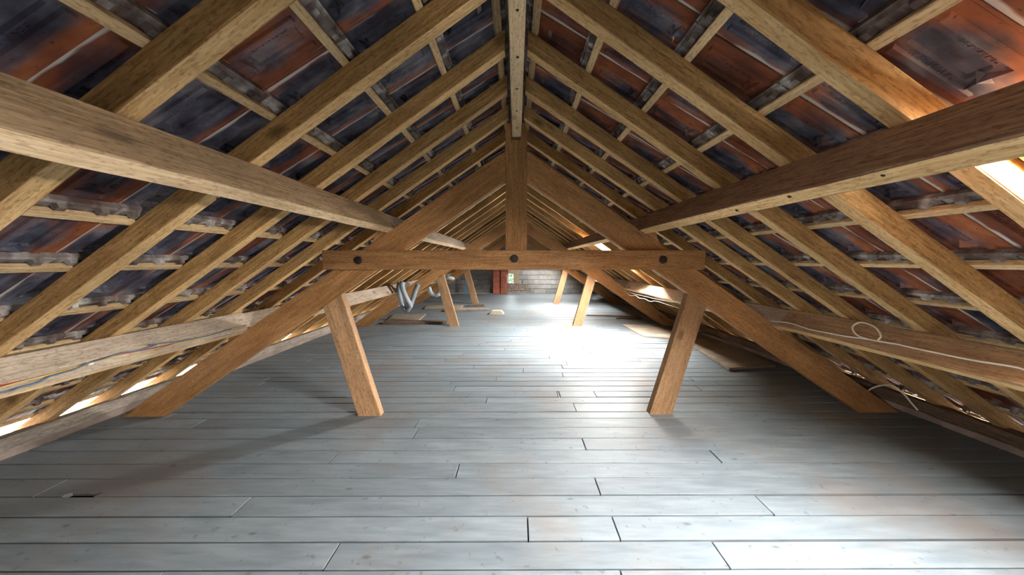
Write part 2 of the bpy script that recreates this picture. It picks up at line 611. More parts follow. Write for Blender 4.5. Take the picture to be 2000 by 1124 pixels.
def tube_mesh(name, pts, r, mat, sides=7, ribs=None, sub=6):
    pts = [Vector(p) for p in pts]
    if len(pts) > 2 and sub > 1:
        out = []
        P = [pts[0] * 2 - pts[1]] + pts + [pts[-1] * 2 - pts[-2]]
        for i in range(1, len(P) - 2):
            for k in range(sub):
                t = k / sub
                a, b, c, d = P[i - 1], P[i], P[i + 1], P[i + 2]
                out.append(0.5 * ((2 * b) + (c - a) * t + (2 * a - 5 * b + 4 * c - d) * t * t + (3 * b - a - 3 * c + d) * t ** 3))
        out.append(pts[-1])
        pts = out
    V, Fc = [], []
    n = len(pts)
    up = Vector((0.13, 0.2, 0.97))
    for i, p in enumerate(pts):
        d = (pts[min(i + 1, n - 1)] - pts[max(i - 1, 0)]).normalized()
        a = d.cross(up)
        if a.length < 0.05:
            a = d.cross(Vector((1, 0, 0)))
        a.normalize()
        b = d.cross(a)
        rr = r * (1.0 if not ribs or i % 2 else ribs)
        for k in range(sides):
            t = 2 * math.pi * k / sides
            V.append(p + a * (math.cos(t) * rr) + b * (math.sin(t) * rr))
    for i in range(n - 1):
        for k in range(sides):
            j = (k + 1) % sides
            Fc.append((i * sides + k, i * sides + j, (i + 1) * sides + j, (i + 1) * sides + k))
    Fc.append(tuple(reversed(range(sides))))
    Fc.append(tuple((n - 1) * sides + k for k in range(sides)))
    return mesh_from(name, V, Fc, mat, smooth=True)


def thing_mesh(name, me, label, cat, group=None):
    return tag(put(name, me), label, cat, group)


# ------------------------------------------------------------------ floor: separate painted boards over a dark void
rng = random.Random(5)
FLOOR_ROT = 0.017
BOARD_T = 0.024
X_FL = 3.86
floor = put('floor', box_mesh('floor', (2 * X_FL + 0.3, Y_FAR - Y_BACK, 0.04), 'under'), None,
            Matrix.Translation((0, (Y_FAR + Y_BACK) / 2, -0.09)))
tag(floor, kind='structure')
edge_px = [1113.6, 1058, 1008.7, 969, 933.7, 905, 879.5, 856.5, 835.7, 818, 805, 788, 776.7, 765, 754.4, 745, 736.7, 728.5, 720.5, 713.5, 707, 701]
edges = [on_z(1000, p)[1] for p in edge_px]
while edges[-1] < Y_FAR - 0.12:
    edges.append(edges[-1] + rng.uniform(0.124, 0.142))
edges[-1] = Y_FAR - 0.01
while edges[0] > Y_BACK + 0.2:
    edges.insert(0, edges[0] - rng.uniform(0.128, 0.145))
joint_px = [(1031, 1033), (1203, 1031), (1406, 1081), (645, 1092), (470, 992), (1488, 982), (1167, 950), (893, 921), (650, 896), (1393, 887),
            (1140, 866), (812, 847), (815, 826), (1123, 797), (1092, 768), (950, 782), (887, 760), (925, 717), (1022, 723), (1106, 709), (1098, 730),
            (969, 740), (1089, 771), (1155, 690), (1265, 690), (1250, 705), (1165, 775)]
joints = {}
for px, py in joint_px:
    q = on_z(px, py)
    yy = q.y - q.x * FLOOR_ROT
    for i in range(len(edges) - 1):
        if edges[i] <= yy < edges[i + 1]:
            joints.setdefault(i, []).append(q.x)


WIDE = [k for k, e in enumerate(edges) if min(abs(e - on_z(1000, p)[1]) for p in (805, 818, 745)) < 0.004]


def floor_y(x, y):
    return y + x * FLOOR_ROT


def board_geo(poly, z1, z0):
    """chamfered board from a plan outline (counter-clockwise)"""
    n = len(poly)
    c = 0.0016
    V = []
    for z, ins in ((z1, c), (z1 - c, 0), (z0, 0)):
        for i in range(n):
            p = Vector(poly[i])
            a = (Vector(poly[i - 1]) - p).normalized()
            b = (Vector(poly[(i + 1) % n]) - p).normalized()
            crs = a.x * b.y - a.y * b.x
            q = p + (a + b) * (ins if crs < 0 else -ins)
            V.append((q.x, q.y, z))
    Fc = [tuple(range(n))]
    for r in range(2):
        for i in range(n):
            j = (i + 1) % n
            Fc.append((r * n + j, r * n + i, (r + 1) * n + i, (r + 1) * n + j))
    return V, Fc


hole_a, hole_b = on_z(121, 970), on_z(183, 970)
rest_v, rest_f = [], []
n_boards = 0
for i in range(len(edges) - 1):
    y0, y1 = edges[i], edges[i + 1]
    cuts = sorted(joints.get(i, []))
    if len(cuts) < 2:
        x = -X_FL + rng.uniform(0.6, 2.4)
        while x < X_FL - 0.5:
            if all(abs(x - c) > 0.9 for c in cuts):
                cuts.append(x)
            x += rng.uniform(1.9, 3.3)
        if 1.2 < y0 < 3.2:      # keep the stretches that show no joint whole
            cuts = [c for c in cuts if c in joints.get(i, []) or abs(c) > 2.6]
    cuts = sorted(cuts)
    xs = [-X_FL] + cuts + [X_FL]
    for k in range(len(xs) - 1):
        a, b = xs[k] + 0.0035, xs[k + 1] - 0.0035
        g0 = 0.0040 + (rng.random() ** 6) * 0.012
        g1 = 0.0034
        if i in WIDE and a < 0.9 and b > -0.5:
            g0 = 0.011
        sk = rng.uniform(-0.006, 0.006)
        z1 = rng.uniform(-0.0025, 0.0015)
        poly = [(a, floor_y(a, y0) + g0), (b, floor_y(b, y0) + g0 + max(0, sk) * 0.6), (b, floor_y(b, y1) - g1), (a, floor_y(a, y1) - g1 - max(0, -sk) * 0.6)]
        if a < hole_a.x and b > hole_b.x and abs(floor_y(hole_a.x, y0) - hole_a.y) < 0.075:
            hy = floor_y(hole_a.x, y0) + g0
            poly = [poly[0], (hole_a.x, hy), (hole_a.x + 0.02, hy + 0.030), (hole_b.x + 0.015, hy + 0.034), (hole_b.x, hy)] + poly[1:]
        V, Fc = board_geo(poly, z1, z1 - BOARD_T)
        if y0 > -1.6 and y0 < 8.3 and n_boards < 300:
            put('floorboard', mesh_from('floorboard', V, Fc, 'floor'), floor, floor.matrix_basis.inverted())
            n_boards += 1
        else:
            o = len(rest_v)
            rest_v += V
            rest_f += [tuple(o + q for q in f) for f in Fc]
rb = put('floorboard_run', mesh_from('floorboard_run', rest_v, rest_f, 'floor'), floor, floor.matrix_basis.inverted())
rb['kind'] = 'stuff'

# ------------------------------------------------------------------ roof slopes: battens and clay tiles
BATTENS = {
    -1: [0.112, 0.430, 0.760, 1.097, 1.438, 1.780, 2.096, 2.461, 2.80, 3.13, 3.46, 3.70, 3.88],
    1: [0.115, 0.425, 0.752, 1.085, 1.415, 1.746, 2.075, 2.405, 2.74, 3.08, 3.42, 3.76, 4.09],
}
TILE_W = 0.2303
TILE_L = 0.500
S_BAT = 0.088              # lower batten edge measured from the tile head
RISE = 0.026               # the tail rides on the next course


def underside(s, t, detail):
    """height of the tile underside above the batten plane"""
    z = RISE * s / 0.408
    if t > TILE_W:
        return z + 0.014
    if t < 0.010:
        z -= 0.004
    if detail:
        if s > 0.115 and s < 0.40:
            for c in (0.058, 0.178):
                if abs(t - c) < 0.0105:
                    z -= 0.0095
            if 0.092 < t < 0.146 and 0.13 < s < 0.335:
                z += 0.010
    return z


def tile_geo(detail):
    if detail:
        S = [0, 0.025, 0.060, 0.112, 0.118, 0.128, 0.134, 0.22, 0.330, 0.338, 0.396, 0.404, 0.44, TILE_L]
        Tt = [0, 0.008, 0.012, 0.044, 0.0485, 0.0675, 0.072, 0.090, 0.0945, 0.1435, 0.148, 0.164, 0.1685, 0.1875, 0.192, 0.215, TILE_W, TILE_W + 0.0006, TILE_W + 0.024]
    else:
        S = [0, 0.06, 0.40, TILE_L]
        Tt = [0, 0.009, 0.011, 0.11, TILE_W, TILE_W + 0.0006, TILE_W + 0.024]
    V, Fc, UV = [], [], []
    for s in S:
        for t in Tt:
            V.append((s, t, underside(s, t, detail)))
            UV.append((s / TILE_L, t / (TILE_W + 0.024)))
    m = len(Tt)
    for i in range(len(S) - 1):
        for j in range(m - 1):
            Fc.append((i * m + j, i * m + j + 1, (i + 1) * m + j + 1, (i + 1) * m + j))

    def add(vs, fs, uv=None):
        o = len(V)
        for v in vs:
            V.append(v)
            UV.append(uv if uv else (v[0] / TILE_L, v[1] / (TILE_W + 0.024)))
        for f in fs:
            Fc.append(tuple(o + q for q in f))
    # upper slab: weather side and the visible edges of head and tail
    zt = lambda s: RISE * s / 0.408 + 0.020
    tw = TILE_W + 0.024
    add([(0, 0, -0.002), (0, tw, -0.002), (0, tw, zt(0)), (0, 0, zt(0)), (TILE_L, 0, zt(TILE_L) - 0.024), (TILE_L, tw, zt(TILE_L) - 0.010), (TILE_L, tw, zt(TILE_L)), (TILE_L, 0, zt(TILE_L))],
        [(0, 1, 2, 3), (4, 7, 6, 5), (3, 2, 6, 7), (0, 3, 7, 4), (1, 5, 6, 2)])
    # two nibs hooked over the batten
    for c in (0.050, 0.172):
        w = 0.017
        z0 = -BATTEN_D * 0.8
        add([(0.012, c - w, 0.004), (0.046, c - w, 0.004), (0.046, c + w, 0.004), (0.012, c + w, 0.004),
             (0.022, c - w * .7, z0), (0.044, c - w * .75, z0), (0.044, c + w * .75, z0), (0.022, c + w * .7, z0)],
            [(4, 5, 6, 7), (0, 1, 5, 4), (1, 2, 6, 5), (2, 3, 7, 6), (3, 0, 4, 7)])
    if detail:
        # head rib between the nibs, and the raised star at the foot of the pan
        add([(0.004, 0.0, 0.004), (0.016, 0.0, -0.007), (0.024, 0.0, 0.004), (0.004, 0.235, 0.004), (0.016, 0.235, -0.007), (0.024, 0.235, 0.004)],
            [(0, 1, 4, 3), (1, 2, 5, 4)])
        cs, ct = 0.352, 0.119
        zb = lambda s: RISE * s / 0.408 + 0.002
        star = []
        for k in range(8):
            a = math.pi * k / 4
            rr = (0.058 if k in (2, 6) else 0.040 if k == 0 else 0.030) if k % 2 == 0 else 0.013
            star.append((cs + rr * math.cos(a) - (0.022 if k in (2, 6) else 0) * -1, ct + rr * math.sin(a), zb(cs + rr * math.cos(a))))
        add(star + [(cs - 0.004, ct, zb(cs) - 0.028)], [(k, (k + 1) % 8, 8) for k in range(8)])
    return V, Fc, UV


def text_geo(body, size, s0, t0):
    """raised lettering on the underside: runs down the tile, tops of the letters towards t = 0"""
    cu = bpy.data.curves.new('lettering', 'FONT')
    cu.body = body
    cu.size = size
    cu.resolution_u = 1
    cu.extrude = 0.0012
    cu.space_character = 1.05
    ob = bpy.data.objects.new('lettering', cu)
    COL.objects.link(ob)
    dg = bpy.context.evaluated_depsgraph_get()
    me = ob.evaluated_get(dg).to_mesh()
    V = [(v.co.x, v.co.y, v.co.z) for v in me.vertices]
    Fc = [tuple(p.vertices) for p in me.polygons]
    ob.evaluated_get(dg).to_mesh_clear()
    bpy.data.objects.remove(ob)
    bpy.data.curves.remove(cu)
    w = max(v[0] for v in V)
    out = []
    for x, y, z in V:
        s = s0 + x
        out.append((s, t0 - y, RISE * s / 0.408 - 0.0012 - z))
    return out, Fc, w


def tile_mesh(name, detail, mat, lettering):
    V, Fc, UV = tile_geo(detail)
    if lettering:
        for body, size, s0, t0 in (('BEAUVAIS', 0.027, 0.205, 0.084), ('ST-EDMOND', 0.027, 0.155, 0.170)):
            v, f, w = text_geo(body, size, s0, t0)
            o = len(V)
            V = V + v
            UV = UV + [(a / TILE_L, b / (TILE_W + 0.024)) for a, b, c in v]
            Fc = Fc + [tuple(o + q for q in g) for g in f]
    me = mesh_from(name, V, Fc, mat)
    ul = me.uv_layers.new(name='tuv')
    for lp in me.loops:
        ul.data[lp.index].uv = UV[lp.vertex_index]
    return me


ROOF = {}
Y_COL0 = {-1: 1.345, 1: 1.285}       # one tile joint seen on each slope fixes the columns
for side, nm in ((-1, 'left'), (1, 'right')):
    X, Y, Z = slope_frame(side)
    roof = empty('roof_' + nm)
    tag(roof, kind='structure')
    ROOF[side] = roof
    near_me = tile_mesh('roof_tile', True, 'tile_a' if side < 0 else 'tile_b', True)
    sv, sf, suv, srnd = [], [], [], []
    LV, LF, LUV = tile_geo(False)
    opens = SKYLIGHTS if side > 0 else ADDED_SKYLIGHTS_OPP
    # battens, in lengths, interrupted at the skylights
    bseed = 0
    for bx in BATTENS[side]:
        y = Y_BACK
        stops = [Y_BACK, -0.9, 3.05, 6.6, 10.3, Y_FAR]
        for a, b in zip(stops, stops[1:]):
            spans = [(a, b)]
            for (x0, x1, y0, y1) in opens:
                if x0 - 0.02 < bx < x1 + 0.05:
                    ns = []
                    for (p, q) in spans:
                        if q <= y0 or p >= y1:
                            ns.append((p, q))
                        else:
                            if y0 - p > 0.05:
                                ns.append((p, y0 - 0.03))
                            if q - y1 > 0.05:
                                ns.append((y1 + 0.03, q))
                    spans = ns
            for p, q in spans:
                bseed += 1
                xm = bx - BATTEN_W / 2 * CO
                P0 = Vector((side * xm, p + 0.002, K_BATTEN - T * xm))
                P1 = Vector((side * xm, q - 0.002, K_BATTEN - T * xm))
                beam('batten', P0, P1, BATTEN_W, BATTEN_D, 'batten', up=Z, parent=roof, seed=bseed, cham=0.002, jit=0.0015, seg=0.8)
    # tiles
    rt = random.Random(11 + side)
    courses = BATTENS[side][:-1] if side < 0 else BATTENS[side]
    cells = []
    y0c = Y_COL0[side]
    k0 = math.floor((Y_BACK - y0c) / TILE_W)
    k1 = math.ceil((Y_FAR - y0c) / TILE_W)
    for ci, bx in enumerate(courses):
        for k in range(k0, k1):
            yc = y0c + k * TILE_W
            skip = False
            for (x0, x1, ya, yb) in opens:
                if bx > x0 - 0.06 and bx < x1 - 0.10 and yc + TILE_W > ya + 0.01 and yc < yb - 0.01:
                    skip = True
            if skip:
                continue
            xc, zc = bx, K_BATTEN - T * bx
            d = abs(yc + TILE_W / 2)
            vis = yc + TILE_W > 0.25
            cells.append(((yc + 0.1) if vis else 100 + d, ci, bx, yc))
    cells.sort(key=lambda c: c[0])
    for q, (dd, ci, bx, yc) in enumerate(cells):
        head_s = bx / CO - S_BAT            # distance from the ridge line along the slope
        org = Vector((side * head_s * CO, 0, K_BATTEN - SI * head_s)) + Z * (BATTEN_D + rt.uniform(-0.001, 0.004))
        org.y = yc if side > 0 else yc + TILE_W
        fr = Matrix.Translation(org) @ Matrix((X, Y, Z)).transposed().to_4x4() @ Matrix.Rotation(rt.uniform(-0.006, 0.006), 4, 'Z') @ Matrix.Rotation(rt.uniform(-0.008, 0.008), 4, 'X')
        if q < 300:
            put('roof_tile', near_me, roof, fr)
        else:
            o = len(sv)
            rv = rt.random()
            for v, u in zip(LV, LUV):
                sv.append(fr @ Vector(v))
                suv.append(u)
                srnd.append(rv)
            sf += [tuple(o + g for g in f) for f in LF]
    me = mesh_from('roof_tile_run', sv, sf, 'tile_am' if side < 0 else 'tile_bm')
    ul = me.uv_layers.new(name='tuv')
    at = me.attributes.new('rnd', 'FLOAT', 'POINT')
    at.data.foreach_set('value', srnd)
    for lp in me.loops:
        ul.data[lp.index].uv = suv[lp.vertex_index]
    so = put('roof_tile_run', me, roof)
    so['kind'] = 'stuff'

# ridge tiles closing the top
ridge_v = []
rc = empty('roof_ridge')
tag(rc, kind='structure')
zr = K_BATTEN + BATTEN_D / CO
prof = [(-0.20, zr - 0.115), (-0.10, zr - 0.015), (0.0, zr + 0.035), (0.10, zr - 0.015), (0.20, zr - 0.115)]
V = [(x, 0, z) for x, z in prof] + [(x, 0.45, z) for x, z in prof] + [(x, 0, z + 0.018) for x, z in prof] + [(x, 0.45, z + 0.018) for x, z in prof]
Fc = [(i, i + 1, i + 6, i + 5) for i in range(4)] + [(i + 10, i + 15, i + 16, i + 11) for i in range(4)] + [(0, 10, 11, 1), (1, 11, 12, 2), (2, 12, 13, 3), (3, 13, 14, 4), (5, 6, 16, 15), (6, 7, 17, 16), (7, 8, 18, 17), (8, 9, 19, 18), (0, 5, 15, 10), (4, 14, 19, 9)]
me = mesh_from('ridge_tile', V, Fc, 'stone')
y = Y_BACK
while y < Y_FAR:
    put('ridge_tile', me, rc, Matrix.Translation((0, y, 0)))
    y += 0.44

# ------------------------------------------------------------------ skylights
for i, (x0, x1, y0, y1) in enumerate(SKYLIGHTS + ADDED_SKYLIGHTS_OPP):
    sgn = 1 if i < len(SKYLIGHTS) else -1  # first and last openings are the added skylights, never in view
    X, Y, Z = slope_frame(sgn)
    win = empty('window_%d' % (i + 2), (sgn * (x0 + x1) / 2, (y0 + y1) / 2, K_BATTEN - T * (x0 + x1) / 2))
    tag(win, 'small tilting roof skylight glowing white between the rafters', 'skylight', 'skylights in the tiled slope', kind='structure')
    inv = win.matrix_basis.inverted()

    def sp(x, y, up):
        return Vector((sgn * x, y, K_RAFTER - T * x)) + Z * up
    lo_, hi = 0.075, 0.20
    def side_board(a, b, c, d, nm):
        """board between two plan points from lo_ to hi"""
        P = [sp(*a, lo_), sp(*b, lo_), sp(*b, hi), sp(*a, hi), sp(*d, lo_), sp(*c, lo_), sp(*c, hi), sp(*d, hi)]
        P = [inv @ p for p in P]
        o = put(nm, mesh_from(nm, P, [(0, 1, 2, 3), (5, 4, 7, 6), (3, 2, 6, 7), (1, 0, 4, 5), (0, 3, 7, 4), (2, 1, 5, 6)], 'sky_frame'), win)
        return fix_normals(o)
    e = 0.022
    side_board((x0, y0), (x1, y0), (x1, y0 + e), (x0, y0 + e), 'lining_board')
    side_board((x0, y1 - e), (x1, y1 - e), (x1, y1), (x0, y1), 'lining_board')
    side_board((x0, y0), (x0 + e, y0), (x0 + e, y1), (x0, y1), 'lining_board')
    side_board((x1 - e, y0), (x1, y0), (x1, y1), (x1 - e, y1), 'lining_board')
    P = [inv @ sp(*q, hi - 0.012 + u) for u in (0, 0.006) for q in ((x0, y0), (x1, y0), (x1, y1), (x0, y1))]
    fix_normals(put('pane', mesh_from('pane', P, [(0, 1, 2, 3), (7, 6, 5, 4), (0, 4, 5, 1), (1, 5, 6, 2), (2, 6, 7, 3), (3, 7, 4, 0)], 'glass'), win))
    # zinc apron around the opening in place of the tiles left out
    ox0, ox1, oy0, oy1 = x0 - 0.12, x1 + 0.12, y0 - 0.25, y1 + 0.25
    up = 0.155
    O = [sp(ox0, oy0, up), sp(ox1, oy0, up), sp(ox1, oy1, up), sp(ox0, oy1, up), sp(x0, y0, up), sp(x1, y0, up), sp(x1, y1, up), sp(x0, y1, up)]
    O2 = [p + Z * 0.006 for p in O]
    P = [inv @ p for p in O + O2]
    Fc = []
    for a in range(4):
        b = (a + 1) % 4
        Fc += [(a, b, 4 + b, 4 + a), (8 + a, 12 + a, 12 + b, 8 + b), (a, 8 + a, 8 + b, b), (4 + a, 4 + b, 12 + b, 12 + a)]
    fix_normals(put('flashing', mesh_from('flashing', P, Fc, 'zinc'), win))

# ------------------------------------------------------------------ rafters
RAFTER_Y = [-4.35, -3.85, -3.22, -2.70, -2.2, -1.72, -1.25, -0.79, -0.33, 0.12, 0.571, 1.005, 1.483, 1.937, 2.363, 2.778, 3.217, 3.716, 4.22, 4.73, 5.24, 5.73, 6.235, 6.756,
            7.205, 7.657, 8.16, 8.63, 9.10, 9.575, 10.05, 10.53, 11.0, 11.48, 11.97, 12.45, 12.90, 13.35]
raf_len = 4.06 / CO
ORD = ['first', 'second', 'third', 'fourth', 'fifth', 'sixth', 'seventh', 'eighth', 'ninth', 'tenth', 'eleventh', 'twelfth', 'thirteenth', 'fourteenth', 'fifteenth', 'sixteenth', 'seventeenth']


def rafter_word(i):
    """which rafter, counted from the trusses one can point to"""
    before = [k for k, y in enumerate(RAFTER_Y) if y < 2.80]
    mid = [k for k, y in enumerate(RAFTER_Y) if 2.80 <= y < 6.77]
    far = [k for k, y in enumerate(RAFTER_Y) if 6.77 <= y < 10.40]
    end = [k for k, y in enumerate(RAFTER_Y) if y >= 10.40]
    if i in before:
        return '%s rafter in front of the bolted truss' % ORD[len(before) - 1 - before.index(i)]
    if i in mid:
        return '%s rafter behind the bolted truss' % ORD[mid.index(i)]
    if i in far:
        return '%s rafter behind the duct-side truss' % ORD[far.index(i)]
    return '%s rafter behind the last truss' % ORD[end.index(i)]


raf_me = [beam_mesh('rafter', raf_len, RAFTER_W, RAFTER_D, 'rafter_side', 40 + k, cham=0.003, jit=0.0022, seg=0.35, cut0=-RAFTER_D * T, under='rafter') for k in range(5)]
for side in (-1, 1):
    X, Y, Z = slope_frame(side)
    for i, yf in enumerate(RAFTER_Y):
        if yf < -2.0 and side < 0 and i % 2:
            continue
        yc = yf - RAFTER_W / 2 + (0.055 if side > 0 and yf == 1.005 else 0.0)
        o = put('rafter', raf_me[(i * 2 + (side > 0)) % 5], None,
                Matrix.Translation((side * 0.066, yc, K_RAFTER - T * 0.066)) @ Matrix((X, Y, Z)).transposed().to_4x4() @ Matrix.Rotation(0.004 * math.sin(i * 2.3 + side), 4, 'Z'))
        where = 'opposite the skylights' if side < 0 else 'on the skylight slope'
        tag(o, 'sawn %s %s' % (rafter_word(i), where), 'rafter',
            'rafters of the slope without skylights' if side < 0 else 'rafters of the skylight slope')

# ------------------------------------------------------------------ trusses
TRUSS_Y = [2.787, 6.752, 10.37]
K_TOP, K_BOT = 2.480, 2.217
TRUSS_LABEL = ['king post truss whose collar beam shows three dark bolt heads',
               'king post truss beside the grey duct hose hanging in a V',
               'last king post truss before the gable wall with the small window']


def bolt_mesh():
    V, Fc = [], []
    n = 10
    for r, yy in ((0.036, 0.0), (0.036, -0.006), (0.030, -0.011), (0.012, -0.013)):
        for k in range(n):
            a = 2 * math.pi * k / n
            V.append((r * math.cos(a), yy, r * math.sin(a)))
    for r in range(3):
        for k in range(n):
            j = (k + 1) % n
            Fc.append((r * n + k, r * n + j, (r + 1) * n + j, (r + 1) * n + k))
    Fc.append(tuple(3 * n + k for k in range(n)))
    return mesh_from('bolt', V, Fc, 'iron')


BOLT = bolt_mesh()
for ti, ty in enumerate(TRUSS_Y):
    tr = empty('roof_truss', (0, ty, 0), DELTA)
    tag(tr, TRUSS_LABEL[ti], 'roof truss')
    tk = 0.072
    for sd in (-1, 1):
        xk = 0.094
        P = [(sd * xk, K_BOT - T * xk), (sd * xk, K_TOP - T * xk), (sd * 3.68, 0.0), (sd * 3.289, 0.0)]
        fix_normals(prism('principal_rafter', P, tk, 'truss', Vector((sd * xk, 0, K_BOT - T * xk)), (sd * CO, 0, -SI), (sd * SI, 0, CO), tr))
        fb = lambda x: K_BOT - T * x
        P = [(sd * 1.262, -0.03), (sd * 1.583, fb(1.583)), (sd * 1.755, fb(1.755)), (sd * 1.476, -0.03)]
        fix_normals(prism('strut', P, 0.078, 'strut', Vector((sd * 1.37, -0.003, 0)), (-sd * -0.28, 0, 1.1), (sd, 0, 0.25), tr))
        # wedge cleats that carry the two purlins of this side
        for xt in ((1.197, 2.556) if sd < 0 else (1.209, 2.4975)):
            xo = xt - 0.559 * 0.186 + CO * 0.070
            a = Vector((sd * xo, K_TOP - T * xo))
            dn = Vector((sd * CO, -SI))
            nn = Vector((sd * SI, CO))
            P = [a + nn * 0.002, a + nn * 0.085, a + dn * 0.045 + nn * 0.085, a + dn * 0.17 + nn * 0.002]
            P = [(p.x, p.y) for p in P]
            fix_normals(prism('cleat', P, 0.06, 'truss', Vector((P[0][0], 0.006, P[0][1])), (sd * CO, 0, -SI), (sd * SI, 0, CO), tr))
    # king post with a notched head
    P = [(-0.094, 1.46), (0.096, 1.46), (0.096, 2.60), (0.070, 2.645), (0.040, 2.645), (0.040, 2.50), (-0.040, 2.50), (-0.040, 2.645), (-0.070, 2.645), (-0.094, 2.60)]
    fix_normals(prism('king_post', P, 0.10, 'truss', Vector((0, -0.004, 1.46)), (0, 0, 1), (1, 0, 0), tr, cham=0.0))
    P = [(-1.700, 1.373), (1.680, 1.371), (1.682, 1.545), (-1.698, 1.543)]
    col = fix_normals(prism('collar_beam', P, 0.062, 'truss', Vector((-1.7, -0.068, 1.372)), (1, 0, 0), (0, 0, 1), tr))
    for bx, bz in ((-1.385, 1.456), (-0.018, 1.470), (1.300, 1.460)):
        put('bolt', BOLT, tr, Matrix.Translation((bx, -0.068, bz)))

# ------------------------------------------------------------------ ridge beam, bay by bay
BAYS = [(-4.5, 2.800), (2.90, 6.80), (6.86, 10.40), (10.48, Y_FAR)]
RIDGE_LABEL = ['pale spruce ridge beam with dark screws along its underside', 'ridge beam running on from the truss with three dark bolt heads',
               'ridge beam beyond the truss with the hanging duct', 'end length of ridge beam let into the gable wall']
disc_v = [(0.0075 * math.cos(a * math.pi / 4), 0.0075 * math.sin(a * math.pi / 4), 0.0) for a in range(8)] + [(0.005 * math.cos(a * math.pi / 4), 0.005 * math.sin(a * math.pi / 4), -0.003) for a in range(8)]
SCREW = mesh_from('screw', disc_v, [tuple(range(15, 7, -1))] + [(a, (a + 1) % 8, 8 + (a + 1) % 8, 8 + a) for a in range(8)], 'iron')
for bi, (a, b) in enumerate(BAYS):
    rb_ = beam('ridge_beam', (0.003, a, 2.535), (0.003, b, 2.535), 0.078, 0.140, 'ridge', seed=70 + bi, jit=0.002)
    tag(rb_, RIDGE_LABEL[bi], 'ridge beam')
    if bi == 0:
        for px, py in ((1010.5, 19.7), (1011, 112), (1010, 173.6), (1009.5, 216.8), (1009, 249.9)):
            q = on_z(px, py, 2.534)
            put('screw', SCREW, rb_, rb_.matrix_basis.inverted() @ Matrix.Translation(q))

# ------------------------------------------------------------------ purlins, bay by bay; top inner corner touches the rafters
PU_H, PU_W = 0.186, 0.070
PU = {(-1, 'u'): 1.197, (1, 'u'): 1.209, (-1, 'l'): 2.556, (1, 'l'): 2.4975}
PU_LABEL = {
    (-1, 'u', 0): ('rough grey-brown purlin with a pale screwed underside, high opposite the skylights', 'purlin'),
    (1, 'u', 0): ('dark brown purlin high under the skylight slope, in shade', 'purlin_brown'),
    (-1, 'l', 0): ('dusty purlin low on the slope carrying red, yellow and blue wires', 'purlin_grey'),
    (1, 'l', 0): ('brown purlin low on the slope with a looped white cable', 'purlin_tan'),
    (-1, 'u', 1): ('pale upper purlin between the first two trusses, opposite the skylights', 'purlin_grey'),
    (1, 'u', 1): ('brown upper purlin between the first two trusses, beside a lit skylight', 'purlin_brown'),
    (-1, 'l', 1): ('dusty low purlin from which the grey duct hose hangs', 'purlin_grey'),
    (1, 'l', 1): ('dusty low purlin with loose drooping wires under the lit skylight', 'purlin_grey'),
    (-1, 'u', 2): ('upper purlin between the two far trusses, opposite the skylights', 'purlin_grey'),
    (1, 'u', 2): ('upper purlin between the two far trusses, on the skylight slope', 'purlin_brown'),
    (-1, 'l', 2): ('low purlin between the two far trusses, beside the white duct', 'purlin_grey'),
    (1, 'l', 2): ('low purlin between the two far trusses, on the skylight slope', 'purlin_grey'),
    (-1, 'u', 3): ('upper purlin running into the gable wall, opposite the skylights', 'purlin_grey'),
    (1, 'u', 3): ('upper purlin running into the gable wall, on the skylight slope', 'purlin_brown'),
    (-1, 'l', 3): ('low purlin running into the gable wall beside the red flue', 'purlin_grey'),
    (1, 'l', 3): ('low purlin running into the gable wall, on the skylight slope', 'purlin_grey'),
}
PBAYS = [(-4.5, 2.80), (2.80, 6.77), (6.77, 10.40), (10.40, Y_FAR)]


def purlin_corner(side, lev, y=0.0):
    """top inner corner and the axes of the purlin section"""
    xt = PU[(side, lev)]
    return Vector((side * xt, y, K_RAFTER - T * xt)), Vector((side * CO, 0, -SI)), Vector((side * SI, 0, CO))


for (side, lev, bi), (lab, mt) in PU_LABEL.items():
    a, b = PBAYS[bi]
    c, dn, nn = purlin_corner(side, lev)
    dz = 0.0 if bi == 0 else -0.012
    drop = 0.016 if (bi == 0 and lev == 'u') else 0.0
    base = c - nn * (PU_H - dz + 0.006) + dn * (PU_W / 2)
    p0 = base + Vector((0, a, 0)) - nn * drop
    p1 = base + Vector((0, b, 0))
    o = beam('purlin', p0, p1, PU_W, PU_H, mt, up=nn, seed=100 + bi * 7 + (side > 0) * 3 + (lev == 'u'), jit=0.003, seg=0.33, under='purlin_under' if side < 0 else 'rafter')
    tag(o, lab, 'purlin')
    if bi == 0 and lev == 'u':
        for px, py in (((222, 341), (425, 386), (532, 410), (608, 425), (660, 438)) if side < 0 else ((1727, 340), (1543, 383), (1440, 410))):
            q = on_plane(px, py, nn, p1)
            q = q - nn * 0.004
            put('screw', SCREW, o, o.matrix_basis.inverted() @ (Matrix.Translation(q) @ Matrix((dn, nn.cross(dn), nn)).transposed().to_4x4()))

# ------------------------------------------------------------------ wall plates and low eaves walls
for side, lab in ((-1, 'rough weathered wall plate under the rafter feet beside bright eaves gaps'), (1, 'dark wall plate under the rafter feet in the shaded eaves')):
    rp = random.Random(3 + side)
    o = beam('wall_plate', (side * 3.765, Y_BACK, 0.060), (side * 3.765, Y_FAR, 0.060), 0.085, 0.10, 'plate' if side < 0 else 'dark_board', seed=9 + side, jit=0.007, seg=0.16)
    tag(o, lab, 'wall plate')
for side, nm in ((-1, 'wall_left'), (1, 'wall_right')):
    o = put(nm, box_mesh(nm, (0.30, Y_FAR - Y_BACK, 0.62), 'stone'), None, Matrix.Translation((side * 3.90, (Y_FAR + Y_BACK) / 2, -0.252)))
    tag(o, kind='structure')

